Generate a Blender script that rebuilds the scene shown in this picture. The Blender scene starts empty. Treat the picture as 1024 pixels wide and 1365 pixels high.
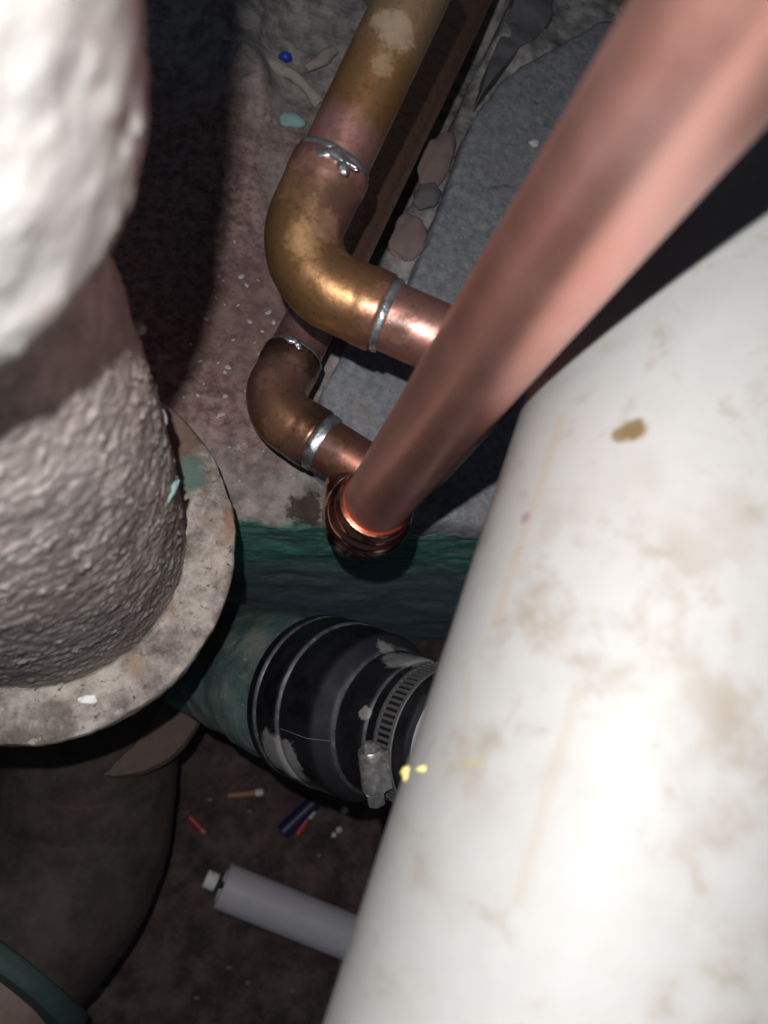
import bpy, math, random
import numpy as np
from mathutils import Vector, Matrix

random.seed(7)
SC = bpy.context.scene
COL = SC.collection

# ---------------------------------------------------------------- camera
cam_data = bpy.data.cameras.new('camera')
cam = bpy.data.objects.new('camera', cam_data)
COL.objects.link(cam)
rot = Matrix([[0.972584, -0.069992, -0.221768], [-0.0, 0.953632, -0.300976], [0.23255, 0.292724, 0.927487]])
cam.matrix_world = Matrix.Translation((0, 0, .85)) @ rot.to_4x4()
cam_data.sensor_fit = 'VERTICAL'
cam_data.sensor_height = 36.0
cam_data.sensor_width = 27.0
cam_data.lens = 1025 / 1365 * 36
cam_data.clip_start = .005
cam_data.clip_end = 20
cam_data.dof.use_dof = True
cam_data.dof.focus_distance = .395
cam_data.dof.aperture_fstop = 9.5
SC.camera = cam

# ---------------------------------------------------------------- world, lamp, exposure
world = bpy.data.worlds.new('dark_cellar')
SC.world = world
world.use_nodes = True
bg = world.node_tree.nodes['Background']
bg.inputs[0].default_value = (.62, .74, 1.0, 1)
bg.inputs[1].default_value = .045

ld = bpy.data.lights.new('phone_torch', 'POINT')     # the torch of the phone, beside its lens
ld.energy = 4.4
ld.color = (1.0, .985, .975)
ld.shadow_soft_size = .0022
torch = bpy.data.objects.new('phone_torch', ld)
COL.objects.link(torch)
torch.location = (-0.0168, 0.0231, 0.8664)

SC.view_settings.view_transform = 'Standard'
SC.view_settings.look = 'None'
SC.view_settings.exposure = 0
SC.view_settings.gamma = 1
SC.view_settings.use_curve_mapping = False

# ---------------------------------------------------------------- noise for modelling
def vnoise(p, freq, seed=0):
    q = np.asarray(p, float) * freq + seed * 17.31
    i = np.floor(q).astype(np.int64)
    f = q - i
    f = f * f * (3 - 2 * f)
    def h(x, y, z):
        n = (x * 374761393 + y * 668265263 + z * 2147483647 + seed * 1274126177) & 0xffffffff
        n = ((n ^ (n >> 13)) * 1274126177) & 0xffffffff
        n = ((n ^ (n >> 16)) * 668265263) & 0xffffffff
        return ((n >> 8) & 0xffff) / 32767.5 - 1
    out = 0
    for a in (0, 1):
        for b in (0, 1):
            for c in (0, 1):
                w = (f[:, 0] if a else 1 - f[:, 0]) * (f[:, 1] if b else 1 - f[:, 1]) * (f[:, 2] if c else 1 - f[:, 2])
                out = out + w * h(i[:, 0] + a, i[:, 1] + b, i[:, 2] + c)
    return out

def fbm(p, freq, octs=3, seed=0):
    s, a = 0, 1
    for k in range(octs):
        s = s + a * vnoise(p, freq * 2 ** k, seed + k)
        a *= .5
    return s

# ---------------------------------------------------------------- objects
def link(name, me, mat, parent=None):
    o = bpy.data.objects.new(name, me)
    COL.objects.link(o)
    if mat: me.materials.append(mat)
    if parent is not None:
        o.parent = parent
        if parent.type == 'EMPTY':
            o.matrix_parent_inverse = Matrix.Translation(-Vector(parent.location))
    return o

def mesh(name, verts, faces, smooth=True, attr=None):
    me = bpy.data.meshes.new(name)
    me.from_pydata([tuple(map(float, v)) for v in verts], [], faces)
    if smooth:
        me.polygons.foreach_set('use_smooth', [True] * len(me.polygons))
    if attr is not None:
        a = me.attributes.new('s', 'FLOAT', 'POINT')
        a.data.foreach_set('value', np.asarray(attr, np.float32))
    me.update()
    return me

def tag(o, label=None, cat=None, group=None, kind=None):
    if label: o['label'] = label
    if cat: o['category'] = cat
    if group: o['group'] = group
    if kind: o['kind'] = kind
    return o

def thing(name, label, cat, loc, group=None):
    o = bpy.data.objects.new(name, None)
    COL.objects.link(o)
    o.location = loc
    o.empty_display_size = .02
    return tag(o, label, cat, group)

class Path:
    """a polyline with rounded corners, sampled finely, with twist-free frames"""
    def __init__(self, pts, rad=0, step=.0015):
        pts = [Vector(p) for p in pts]
        rads = rad if isinstance(rad, (list, tuple)) else [rad] * len(pts)
        out = [pts[0]]
        for k in range(1, len(pts) - 1):
            a, b, c = pts[k - 1], pts[k], pts[k + 1]
            u, v = (a - b).normalized(), (c - b).normalized()
            ang = u.angle(v)
            r = rads[k]
            if r <= 0 or ang > 3.13:
                out.append(b); continue
            t = min(r / math.tan(ang / 2), (a - b).length * .98, (c - b).length * .98)
            r = t * math.tan(ang / 2)
            cen = b + (u + v).normalized() * (r / math.sin(ang / 2))
            p0, p1 = b + u * t - cen, b + v * t - cen
            tot = p0.angle(p1)
            n = max(4, int(tot / .09))
            self.corner = getattr(self, 'corner', []) + [b]
            for j in range(n + 1):
                w = j / n
                q = (p0 * math.sin((1 - w) * tot) + p1 * math.sin(w * tot)) / math.sin(tot)
                out.append(cen + q)
        out.append(pts[-1])
        P = np.array([tuple(p) for p in out])
        keep = np.r_[True, np.linalg.norm(np.diff(P, axis=0), axis=1) > 1e-6]
        P = P[keep]
        S = np.r_[0, np.cumsum(np.linalg.norm(np.diff(P, axis=0), axis=1))]
        n = max(2, int(S[-1] / step) + 1)
        self.S = np.linspace(0, S[-1], n)
        self.P = np.array([np.interp(self.S, S, P[:, k]) for k in range(3)]).T
        T = np.gradient(self.P, axis=0)
        self.T = T / np.linalg.norm(T, axis=1)[:, None]
        U = [np.cross(self.T[0], (.31, .2, .93) if abs(self.T[0][2]) < .8 else (1, 0, 0))]
        U[0] /= np.linalg.norm(U[0])
        for k in range(1, n):
            u = U[-1] - self.T[k] * np.dot(U[-1], self.T[k])
            U.append(u / np.linalg.norm(u))
        self.U = np.array(U)
        self.length = S[-1]
    def at(self, s):
        s = np.asarray(s, float)
        sc = np.clip(s, 0, self.length)
        f = lambda A: np.array([np.interp(sc, self.S, A[:, k]) for k in range(3)]).T
        p, t, u = f(self.P), f(self.T), f(self.U)
        t /= np.linalg.norm(t, axis=-1, keepdims=True)
        p = p + t * (s - sc)[..., None]
        u = u - t * (u * t).sum(-1, keepdims=True)
        u /= np.linalg.norm(u, axis=-1, keepdims=True)
        return p, t, u, np.cross(t, u)
    def near(self, q):
        d = np.linalg.norm(self.P - np.array(q), axis=1)
        return float(self.S[d.argmin()])

def sweep(name, path, prof, mat, parent=None, segs=64, step=.003, disp=None, caps=True):
    """rings of radius r at arc length s; a profile with long spans is filled in every `step`"""
    ss, rr = [], []
    for (s0, r0), (s1, r1) in zip(prof[:-1], prof[1:]):
        n = max(1, int(abs(s1 - s0) / step))
        for k in range(n):
            ss.append(s0 + (s1 - s0) * k / n); rr.append(r0 + (r1 - r0) * k / n)
    ss.append(prof[-1][0]); rr.append(prof[-1][1])
    ss, rr = np.array(ss), np.array(rr)
    p, t, u, v = path.at(ss)
    th = np.linspace(0, 2 * np.pi, segs, endpoint=False)
    c, si = np.cos(th), np.sin(th)
    N = u[:, None] * c[None, :, None] + v[:, None] * si[None, :, None]
    V = (p[:, None] + N * rr[:, None, None]).reshape(-1, 3)
    if disp is not None:
        d = disp(V, np.repeat(ss, segs), np.tile(th, len(ss)))
        V = V + N.reshape(-1, 3) * d[:, None]
    faces = []
    for i in range(len(ss) - 1):
        a, b = i * segs, (i + 1) * segs
        for j in range(segs):
            k = (j + 1) % segs
            faces.append((a + j, a + k, b + k, b + j))
    if caps:
        faces.append(tuple(range(segs))[::-1])
        faces.append(tuple(range((len(ss) - 1) * segs, len(ss) * segs)))
    me = mesh(name, V, faces, True, np.repeat(ss, segs))
    # sharp where the profile turns hard
    me.set_sharp_from_angle(angle=math.radians(38))
    return link(name, me, mat, parent)

def blob(name, c, size, mat, parent=None, rough=.25, seed=0, axis=None, n=10, flat=None):
    """a lump: a displaced sphere squashed to size, long axis turned to `axis`"""
    V, F = [], []
    m = n * 2
    for i in range(n + 1):
        a = math.pi * i / n
        for j in range(m):
            b = 2 * math.pi * j / m
            V.append((math.cos(a), math.sin(a) * math.cos(b), math.sin(a) * math.sin(b)))
    V = np.array(V)
    V = V * (1 + rough * fbm(V + seed * 3.7, 1.3, 2, seed))[:, None]
    V = V * np.array(size)
    if flat is not None: V[:, 2] = np.maximum(V[:, 2], flat)
    if axis is not None:
        x = Vector(axis).normalized()
        z = Vector((0, 0, 1)) - x * x.z
        z = z.normalized() if z.length > .05 else Vector((0, 1, 0))
        y = z.cross(x)
        V = V @ np.array([tuple(x), tuple(y), tuple(z)])
    for i in range(n):
        for j in range(m):
            k = (j + 1) % m
            F.append((i * m + j, i * m + k, (i + 1) * m + k, (i + 1) * m + j))
    if parent is None:
        o = link(name, mesh(name, V, F), mat)
        o.location = c
    else:
        o = link(name, mesh(name, V + np.array(c), F), mat, parent)
    return o

# ---------------------------------------------------------------- materials
class Mat:
    def __init__(self, name):
        self.m = bpy.data.materials.new(name)
        self.m.use_nodes = True
        self.t = self.m.node_tree
        self.b = self.t.nodes['Principled BSDF']
        self.tc = self.t.nodes.new('ShaderNodeTexCoord')
        self.obj = self.tc.outputs['Object']
    def new(self, kind, **kw):
        n = self.t.nodes.new(kind)
        for k, v in kw.items(): setattr(n, k, v)
        return n
    def put(self, sock, v):
        if isinstance(v, bpy.types.NodeSocket): self.t.links.new(v, sock)
        elif isinstance(v, (tuple, list)) and sock.type == 'RGBA': sock.default_value = (*v[:3], 1)
        else: sock.default_value = v
    def noise(self, scale, detail=4, rough=.55, vec=None, dist=0):
        n = self.new('ShaderNodeTexNoise')
        self.put(n.inputs['Vector'], vec or self.obj)
        for k, v in (('Scale', scale), ('Detail', detail), ('Roughness', rough), ('Distortion', dist)): n.inputs[k].default_value = v
        return n.outputs['Fac']
    def cn(self, *a, **k):
        return self.step(self.noise(*a, **k), .34, .66)
    def voro(self, scale, vec=None, rand=1):
        n = self.new('ShaderNodeTexVoronoi')
        self.put(n.inputs['Vector'], vec or self.obj)
        n.inputs['Scale'].default_value = scale
        n.inputs['Randomness'].default_value = rand
        return n.outputs['Distance']
    def stretch(self, scale, rot=(0, 0, 0)):
        n = self.new('ShaderNodeMapping')
        self.put(n.inputs['Vector'], self.obj)
        n.inputs['Scale'].default_value = scale
        n.inputs['Rotation'].default_value = rot
        return n.outputs[0]
    def attr(self, name='s'):
        return self.new('ShaderNodeAttribute', attribute_name=name).outputs['Fac']
    def math(self, op, a, b=0.0, c=0.0):
        n = self.new('ShaderNodeMath', operation=op)
        self.put(n.inputs[0], a); self.put(n.inputs[1], b); self.put(n.inputs[2], c)
        return n.outputs[0]
    def step(self, x, a, b, lo=0.0, hi=1.0):
        n = self.new('ShaderNodeMapRange', interpolation_type='SMOOTHSTEP')
        for k, v in zip(range(5), (x, a, b, lo, hi)): self.put(n.inputs[k], v)
        return n.outputs[0]
    def ramp(self, fac, stops):
        n = self.new('ShaderNodeValToRGB')
        self.put(n.inputs[0], fac)
        e = n.color_ramp.elements
        while len(e) < len(stops): e.new(.5)
        for k, (p, c) in zip(e, stops):
            k.position = p; k.color = (*c, 1)
        return n.outputs[0]
    def mix(self, fac, a, b):
        n = self.new('ShaderNodeMix', data_type='RGBA')
        self.put(n.inputs['Factor'], fac)
        self.put(n.inputs[6], a); self.put(n.inputs[7], b)
        return n.outputs[2]
    def spot(self, p, r, wob=.5, soft=.5, freq=None):
        """mask around a point of the object, with a ragged outline"""
        d = self.new('ShaderNodeVectorMath', operation='DISTANCE')
        self.put(d.inputs[0], self.obj); d.inputs[1].default_value = p
        x = self.math('DIVIDE', d.outputs['Value'], r)
        n = self.math('MULTIPLY', self.math('SUBTRACT', self.noise(freq or 1.5 / r, 4, .65), .5), wob * 2.5)
        return self.step(self.math('ADD', x, n), 1 + soft * .5, 1 - soft * .5)
    def streak(self, a, b, w, wob=.5, soft=.8):
        """mask along the segment a-b"""
        a, b = Vector(a), Vector(b)
        u = (b - a); L = u.length; u = u / L
        d = self.new('ShaderNodeVectorMath', operation='SUBTRACT')
        self.put(d.inputs[0], self.obj); d.inputs[1].default_value = a
        dt = self.new('ShaderNodeVectorMath', operation='DOT_PRODUCT')
        self.put(dt.inputs[0], d.outputs[0]); dt.inputs[1].default_value = u
        t = self.math('MINIMUM', self.math('MAXIMUM', dt.outputs['Value'], 0.0), L)
        sc = self.new('ShaderNodeVectorMath', operation='SCALE')
        sc.inputs[0].default_value = u; self.put(sc.inputs['Scale'], t)
        df = self.new('ShaderNodeVectorMath', operation='DISTANCE')
        self.put(df.inputs[0], d.outputs[0]); self.put(df.inputs[1], sc.outputs[0])
        x = self.math('DIVIDE', df.outputs['Value'], w)
        n = self.math('MULTIPLY', self.math('SUBTRACT', self.noise(1.2 / w, 3, .6), .5), wob * 2.5)
        return self.step(self.math('ADD', x, n), 1 + soft * .5, 1 - soft * .5)
    def bump(self, h, strength=.5, dist=.001, prev=None):
        n = self.new('ShaderNodeBump')
        n.inputs['Strength'].default_value = strength
        n.inputs['Distance'].default_value = dist
        self.put(n.inputs['Height'], h)
        if prev is not None: self.put(n.inputs['Normal'], prev)
        self.t.links.new(n.outputs[0], self.b.inputs['Normal'])
        return n.outputs[0]
    def set(self, col=None, rough=None, metal=None, **kw):
        if col is not None: self.put(self.b.inputs['Base Color'], col)
        if rough is not None: self.put(self.b.inputs['Roughness'], rough)
        if metal is not None: self.put(self.b.inputs['Metallic'], metal)
        for k, v in kw.items(): self.put(self.b.inputs[k.replace('_', ' ')], v)
        return self

def simple(name, col, rough=.6, metal=0.0, var=.25, scale=150, bump=.2):
    m = Mat(name)
    n = m.noise(scale, 4)
    m.set(m.mix(n, tuple(c * (1 - var) for c in col), tuple(min(1, c * (1 + var)) for c in col)), rough, metal)
    if bump: m.bump(m.noise(scale * 2, 3), bump, .0006)
    return m.m

# --- ledge: brown dust over grey concrete, green paint on its front face
m = Mat('dusty_concrete')
sep = m.new('ShaderNodeSeparateXYZ'); m.put(sep.inputs[0], m.obj)
X, Yc, Zc = sep.outputs
big = m.noise(9, 4, .6)
fine = m.noise(160, 5, .65)
brown = m.mix(m.step(fine, .33, .67), (.15, .090, .082), (.37, .245, .222))
grey = m.mix(m.cn(60, 5, .65), (.15, .145, .14), (.44, .42, .40))
greyness = m.step(m.math('ADD', m.math('MULTIPLY', X, 5.0), m.math('MULTIPLY', big, 1.1)), .62, 1.05)
front = m.step(m.math('ADD', Yc, m.math('MULTIPLY', m.noise(25, 3), .05)), .215, .165)
far = m.step(m.math('ADD', Yc, m.math('MULTIPLY', big, .10)), .42, .49)
top = m.mix(m.math('MAXIMUM', m.math('MAXIMUM', greyness, m.math('MULTIPLY', front, .75)), m.math('MULTIPLY', far, .85)), brown, grey)
top = m.mix(m.math('MULTIPLY', m.step(m.noise(75, 5, .7), .62, .72), .55), top, (.55, .52, .49))
top = m.mix(m.math('MULTIPLY', m.step(m.noise(38, 4, .7, dist=1), .60, .70), .5), top, (.06, .045, .04))
top = m.mix(m.math('MULTIPLY', m.spot((0.0543, 0.1340, 0.4300), .010, .9, .5, 170), .9), top, (.035, .022, .014))
top = m.mix(m.math('MULTIPLY', m.spot((0.0149, 0.2510, 0.4300), .05, .4, 1.2), .5), top, (.17, .095, .085))
st = m.stretch((11, 20, 34))
green = m.mix(m.cn(4, 5, .7, st), (.05, .17, .14), (.16, .42, .34))
green = m.mix(m.step(m.noise(3, 5, .7, m.stretch((9, 22, 40))), .56, .66), green, (.30, .34, .37))
green = m.mix(m.math('MULTIPLY', m.step(Zc, .36, .30), .8), green, m.mix(m.noise(5, 5, .7, st), (.12, .16, .20), (.34, .37, .43)))
edgez = m.math('ADD', Zc, m.math('MULTIPLY', m.math('SUBTRACT', m.noise(70, 4, .7), .5), .018))
face = m.math('MULTIPLY', m.step(edgez, .4275, .4235), m.step(Yc, .150, .140))
m.set(m.mix(face, top, green), m.mix(face, (.93,) * 3, (.6,) * 3))
m.bump(m.noise(330, 5, .7), .55, .0012, m.bump(m.noise(90, 5, .7), .6, .003))
M_LEDGE = m.m

m = Mat('grey_concrete')
c = m.mix(m.cn(170, 7, .75), (.17, .178, .198), (.33, .34, .368))
c = m.mix(m.math('MULTIPLY', m.cn(38, 4, .6), .35), c, (.17, .175, .19))
c = m.mix(m.math('MULTIPLY', m.streak((0.2203, 0.4061, 0.4520), (0.1866, 0.3565, 0.4520), .0012, .4, .8), .9), c, (.03, .03, .035))
c = m.mix(m.math('MULTIPLY', m.step(m.noise(22, 4, .6), .54, .68), .35), c, (.30, .25, .23))
c = m.mix(m.math('MULTIPLY', m.step(m.noise(42, 4, .7, dist=.8), .62, .70), .7), c, (.07, .065, .065))
c = m.mix(m.math('MULTIPLY', m.step(m.noise(260, 3, .7), .68, .74), .6), c, (.55, .55, .55))
c = m.mix(m.math('MULTIPLY', m.streak((0.1165, 0.1183, 0.4500), (0.1612, 0.1168, 0.4500), .0035, .5), .8), c, (.40, .50, .50))
m.set(c, .95)
m.bump(m.noise(500, 5, .7), .5, .001, m.bump(m.noise(110, 5, .7), .6, .002))
M_BLOCK = m.m

m = Mat('pit_dirt')
c = m.mix(m.cn(30, 6, .7), (.045, .033, .030), (.14, .10, .092))
c = m.mix(m.math('MULTIPLY', m.step(m.noise(14, 3, .6), .5, .65), .5), c, (.07, .04, .038))
m.set(c, 1.0)
m.bump(m.noise(120, 6, .7), .6, .006)
M_DIRT = m.m

# --- cast iron stack: pale paint over a coarse casting skin
m = Mat('pale_painted_iron')
c = m.mix(m.cn(45, 5, .6), (.225, .22, .212), (.30, .293, .284))
c = m.mix(m.math('MULTIPLY', m.step(m.noise(90, 4, .7), .57, .68), .5), c, (.32, .25, .21))
c = m.mix(m.math('MULTIPLY', m.step(m.noise(230, 3, .6), .64, .72), .55), c, (.37, .36, .35))
m.set(c, .62)
m.bump(m.noise(420, 4, .65), .35, .0012)
M_STACK = m.m
m = Mat('worn_paint_iron')
c = m.mix(m.cn(70, 5, .65), (.19, .165, .155), (.34, .30, .285))
c = m.mix(m.math('MULTIPLY', m.step(m.noise(210, 4, .7), .60, .68), .6), c, (.60, .56, .52))
c = m.mix(m.math('MULTIPLY', m.spot((-0.0223, 0.0944, 0.6058), .010, .6), .7), c, (.22, .34, .28))
c = m.mix(m.math('MULTIPLY', m.spot((-0.0200, 0.0724, 0.5345), .008, .6), .6), c, (.30, .38, .31))
up = m.new('ShaderNodeSeparateXYZ'); m.put(up.inputs[0], m.obj)
m.set(c, .58)
m.bump(m.noise(380, 4, .65), .4, .0015)
M_NECK = m.m

m = Mat('chipped_rim_iron')
c = m.mix(m.cn(55, 6, .7), (.15, .12, .105), (.50, .45, .40))
c = m.mix(m.step(m.noise(240, 4, .75), .57, .66), c, (.085, .07, .065))
c = m.mix(m.math('MULTIPLY', m.step(m.noise(36, 5, .7), .56, .66), .7), c, (.30, .20, .13))
c = m.mix(m.math('MULTIPLY', m.step(m.noise(120, 4, .7), .60, .68), .6), c, (.58, .55, .50))
c = m.mix(m.math('MULTIPLY', m.spot((-0.0128, 0.1269, 0.4950), .010, .35), .85), c, (.07, .14, .12))
c = m.mix(m.math('MULTIPLY', m.spot((-0.0178, 0.1464, 0.4950), .013, .35), .85), c, (.13, .075, .05))
c = m.mix(m.math('MULTIPLY', m.spot((0.0118, 0.1070, 0.4950), .006, .5), .6), c, (.24, .12, .055))
m.set(c, .8)
m.bump(m.noise(600, 5, .7), .5, .001, m.bump(m.noise(120, 4, .7), .5, .0015))
M_RIM = m.m

m = Mat('green_painted_iron')
c = m.mix(m.cn(35, 5, .65), (.055, .105, .10), (.14, .195, .18))
c = m.mix(m.math('MULTIPLY', m.step(m.noise(26, 4, .7), .50, .64), .75), c, (.24, .235, .21))
c = m.mix(m.math('MULTIPLY', m.step(m.noise(190, 3, .7), .66, .71), .7), c, (.50, .50, .47))
m.set(c, .6)
m.bump(m.noise(240, 4, .65), .4, .0015)
M_GREEN = m.m

m = Mat('rusty_brown_iron')
c = m.mix(m.cn(30, 5, .65), (.035, .028, .024), (.08, .062, .052))
c = m.mix(m.math('MULTIPLY', m.step(m.noise(18, 4, .6), .52, .66), .5), c, (.085, .05, .04))
m.set(c, .8)
m.bump(m.noise(200, 4, .65), .4, .0015)
M_BROWN = m.m
M_DGREEN = simple('dark_green_iron', (.035, .07, .062), .65)
M_PINK = simple('pale_rust_iron', (.11, .075, .062), .8)

M_INLET = simple('pinkish_rust_iron', (.26, .19, .155), .8)
# --- white plastic pipe with smears of dirt
m = Mat('white_plastic')
n1 = m.noise(42, 5, .62)
n2 = m.noise(150, 4, .6)
c = m.mix(n2, (.258, .258, .252), (.305, .305, .300))
dirt = m.math('MULTIPLY', m.step(n1, .47, .66), m.step(m.noise(16, 3, .5), .38, .58))
c = m.mix(m.math('MULTIPLY', dirt, .75), c, (.19, .16, .125))
c = m.mix(m.math('MULTIPLY', m.step(m.noise(75, 5, .7, dist=.5), .55, .70), .45), c, (.185, .155, .12))
c = m.mix(m.math('MULTIPLY', m.streak((0.0884, 0.0845, 0.6814), (0.0696, 0.0306, 0.6751), .0016, .5, 1.8), .4), c, (.27, .21, .125))
c = m.mix(m.math('MULTIPLY', m.streak((0.0791, 0.0131, 0.6965), (0.0649, -0.0275, 0.6924), .0014, .5, 1.8), .35), c, (.25, .215, .16))
c = m.mix(m.math('MULTIPLY', m.streak((0.0642, 0.0184, 0.6701), (0.0600, -0.0054, 0.6779), .0008, .5, 1.8), .4), c, (.26, .23, .16))
c = m.mix(m.math('MULTIPLY', m.streak((0.0549, -0.0035, 0.6586), (0.0625, -0.0016, 0.6804), .0009, .5, 1.2), .5), c, (.30, .24, .10))
c = m.mix(m.math('MULTIPLY', m.spot((0.0973, 0.0739, 0.6995), .0030, .4, .7), .95), c, (.11, .075, .03))
c = m.mix(m.math('MULTIPLY', m.spot((0.0951, 0.0736, 0.6972), .0022, .4, .7), .9), c, (.12, .085, .04))
c = m.mix(m.math('MULTIPLY', m.spot((0.0783, 0.0575, 0.6766), .0016, .3, .8), .7), c, (.17, .09, .14))
m.set(c, .5, 0.0, Specular_IOR_Level=.18)
m.bump(m.noise(60, 3, .5), .06, .002)
M_PVC = m.m
M_STUB = simple('grey_white_plastic', (.50, .51, .55), .5, var=.12)
M_FOAM = simple('yellow_glue', (.72, .58, .20), .4, var=.2)

# --- coppers
def copper(name, zones, spots, flux=.5, rough=.36, metal=.9, scratch=.2):
    """zones: (arc length, colour) along the pipe; spots: (point, radius, colour, strength)"""
    m = Mat(name)
    s = m.attr()
    wob = m.math('MULTIPLY', m.math('SUBTRACT', m.noise(90, 5, .65), .5), .018)
    lo, hi = zones[0][0], zones[-1][0]
    f = m.math('DIVIDE', m.math('SUBTRACT', m.math('ADD', s, wob), lo), hi - lo)
    c = m.ramp(f, [((a - lo) / (hi - lo), col) for a, col in zones])
    n = m.noise(200, 5, .7)
    c = m.mix(m.math('MULTIPLY', m.step(n, .46, .68), flux), c, (.20, .09, .06))
    c = m.mix(m.math('MULTIPLY', m.step(m.noise(430, 5, .75), .58, .68), flux), c, (.05, .025, .018))
    mask = 0.0
    for p, r, col, k in spots:
        mk = m.math('MULTIPLY', m.spot(p, r, .85, .7, 2.2 / r), k)
        c = m.mix(mk, c, col)
        mask = m.math('MAXIMUM', mk, mask)
    m.set(c, m.step(n, .3, .75, rough - .06, rough + .16), m.math('SUBTRACT', metal, m.math('MULTIPLY', mask, .7)))
    m.bump(m.noise(260, 4, .65), scratch, .0004)
    return m.m
PINK, BRASS, DARK, BURN = (.66, .34, .31), (.56, .32, .15), (.30, .15, .10), (.10, .05, .035)

m = Mat('bright_copper')
c = m.mix(m.cn(30, 4, .6), (.90, .45, .375), (.94, .53, .46))
c = m.mix(m.math('MULTIPLY', m.step(m.noise(300, 3, .6, m.stretch((1, 1, .05))), .6, .7), .25), c, (.93, .62, .5))
m.set(c, m.step(m.noise(60, 4, .6), .3, .7, .36, .40), .97)
m.bump(m.noise(500, 3, .6, m.stretch((1, 1, .04))), .06, .0003)
M_RISER = m.m
m = Mat('fitting_copper')
m.set(m.mix(m.noise(90, 4, .6), (.62, .28, .19), (.86, .46, .34)), .17, 1.0)
m.bump(m.noise(420, 4, .6), .18, .0005)
M_FIT = m.m
m = Mat('solder')
m.set(m.mix(m.noise(240, 5, .7), (.30, .31, .33), (.66, .68, .70)), m.step(m.noise(160, 3, .6), .3, .7, .22, .48), .92)
m.bump(m.noise(300, 3, .6), .4, .0008)
M_SOLDER = m.m

# --- rubber, steel
m = Mat('black_rubber')
s = m.attr()
c = m.mix(m.cn(60, 4, .6), (.004, .004, .006), (.010, .010, .014))
dusty = m.step(m.noise(130, 5, .7), .40, .75)
for a, w, k in ((.0085, .0016, .6), (.0300, .0016, .65), (.0690, .0014, .55), (.0905, .0014, .4)):
    d = m.math('ABSOLUTE', m.math('SUBTRACT', s, a))
    c = m.mix(m.math('MULTIPLY', m.math('MULTIPLY', m.step(d, w, w * .2), m.math('ADD', m.math('MULTIPLY', dusty, .8), .25)), k), c, (.28, .27, .28))
c = m.mix(m.math('MULTIPLY', m.step(s, .0560, .0600), m.math('MULTIPLY', m.step(s, .0695, .068), .5)), c, (.04, .04, .05))
for p, r in (((0.0478, -0.0008, 0.3976), .015), ((0.0561, -0.0032, 0.3988), .012), ((0.1105, 0.0502, 0.4453), .012), ((0.1151, 0.0481, 0.4511), .010), ((0.1002, 0.0585, 0.4347), .006), ((0.0844, 0.0203, 0.4563), .0035)):
    c = m.mix(m.math('MULTIPLY', m.spot(p, r, .9, .4, 120), .8), c, (.27, .26, .26))
m.set(c, m.step(m.noise(90, 4, .6), .3, .7, .34, .6), 0.0)
m.bump(m.noise(300, 4, .6), .12, .0006)
M_RUBBER = m.m
m = Mat('clamp_steel')
c = m.mix(m.cn(170, 5, .7), (.30, .29, .28), (.62, .61, .59))
c = m.mix(m.math('MULTIPLY', m.step(m.noise(120, 4, .7), .58, .66), .7), c, (.30, .22, .16))
m.set(c, m.step(m.noise(200, 4, .7), .3, .7, .28, .6), .75)
m.bump(m.noise(700, 4, .7), .3, .0004)
M_STEEL = m.m
m = Mat('dull_band_steel')
m.set(m.mix(m.noise(150, 4, .7), (.16, .155, .16), (.33, .32, .32)), .45, .7)
M_BAND = m.m
M_WHITEP = simple('dusty_white_plaster', (.47, .42, .40), .95, var=.35, scale=300)
M_WHITE = simple('white_cap', (.95, .95, .93), .5, var=.05)
M_CONDUIT = simple('grey_pvc', (.60, .575, .62), .5, var=.10, scale=40)
M_CONDIN = simple('dark_bore', (.03, .03, .03), .9)
M_TEAL = simple('verdigris_flake', (.26, .42, .42), .8)
M_BLUE = simple('blue_plastic', (.02, .06, .42), .45)
M_NAVY = simple('navy_plastic', (.014, .017, .075), .45)
M_RED = simple('red_plastic', (.34, .035, .04), .45)
M_ORANGE = simple('orange_plastic', (.40, .16, .10), .5)
M_CLEAR = simple('pale_plastic', (.62, .58, .56), .35)
M_LUMP = simple('pinkish_mortar', (.235, .172, .16), .95, var=.3, scale=90, bump=.5)
M_DLUMP = simple('dark_mortar', (.13, .125, .13), .95, var=.3, scale=90, bump=.5)
M_TWIG = simple('dry_root', (.34, .29, .26), .9)
M_SPECK = simple('white_paint_chip', (.90, .90, .90), .6, var=.05)

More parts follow.
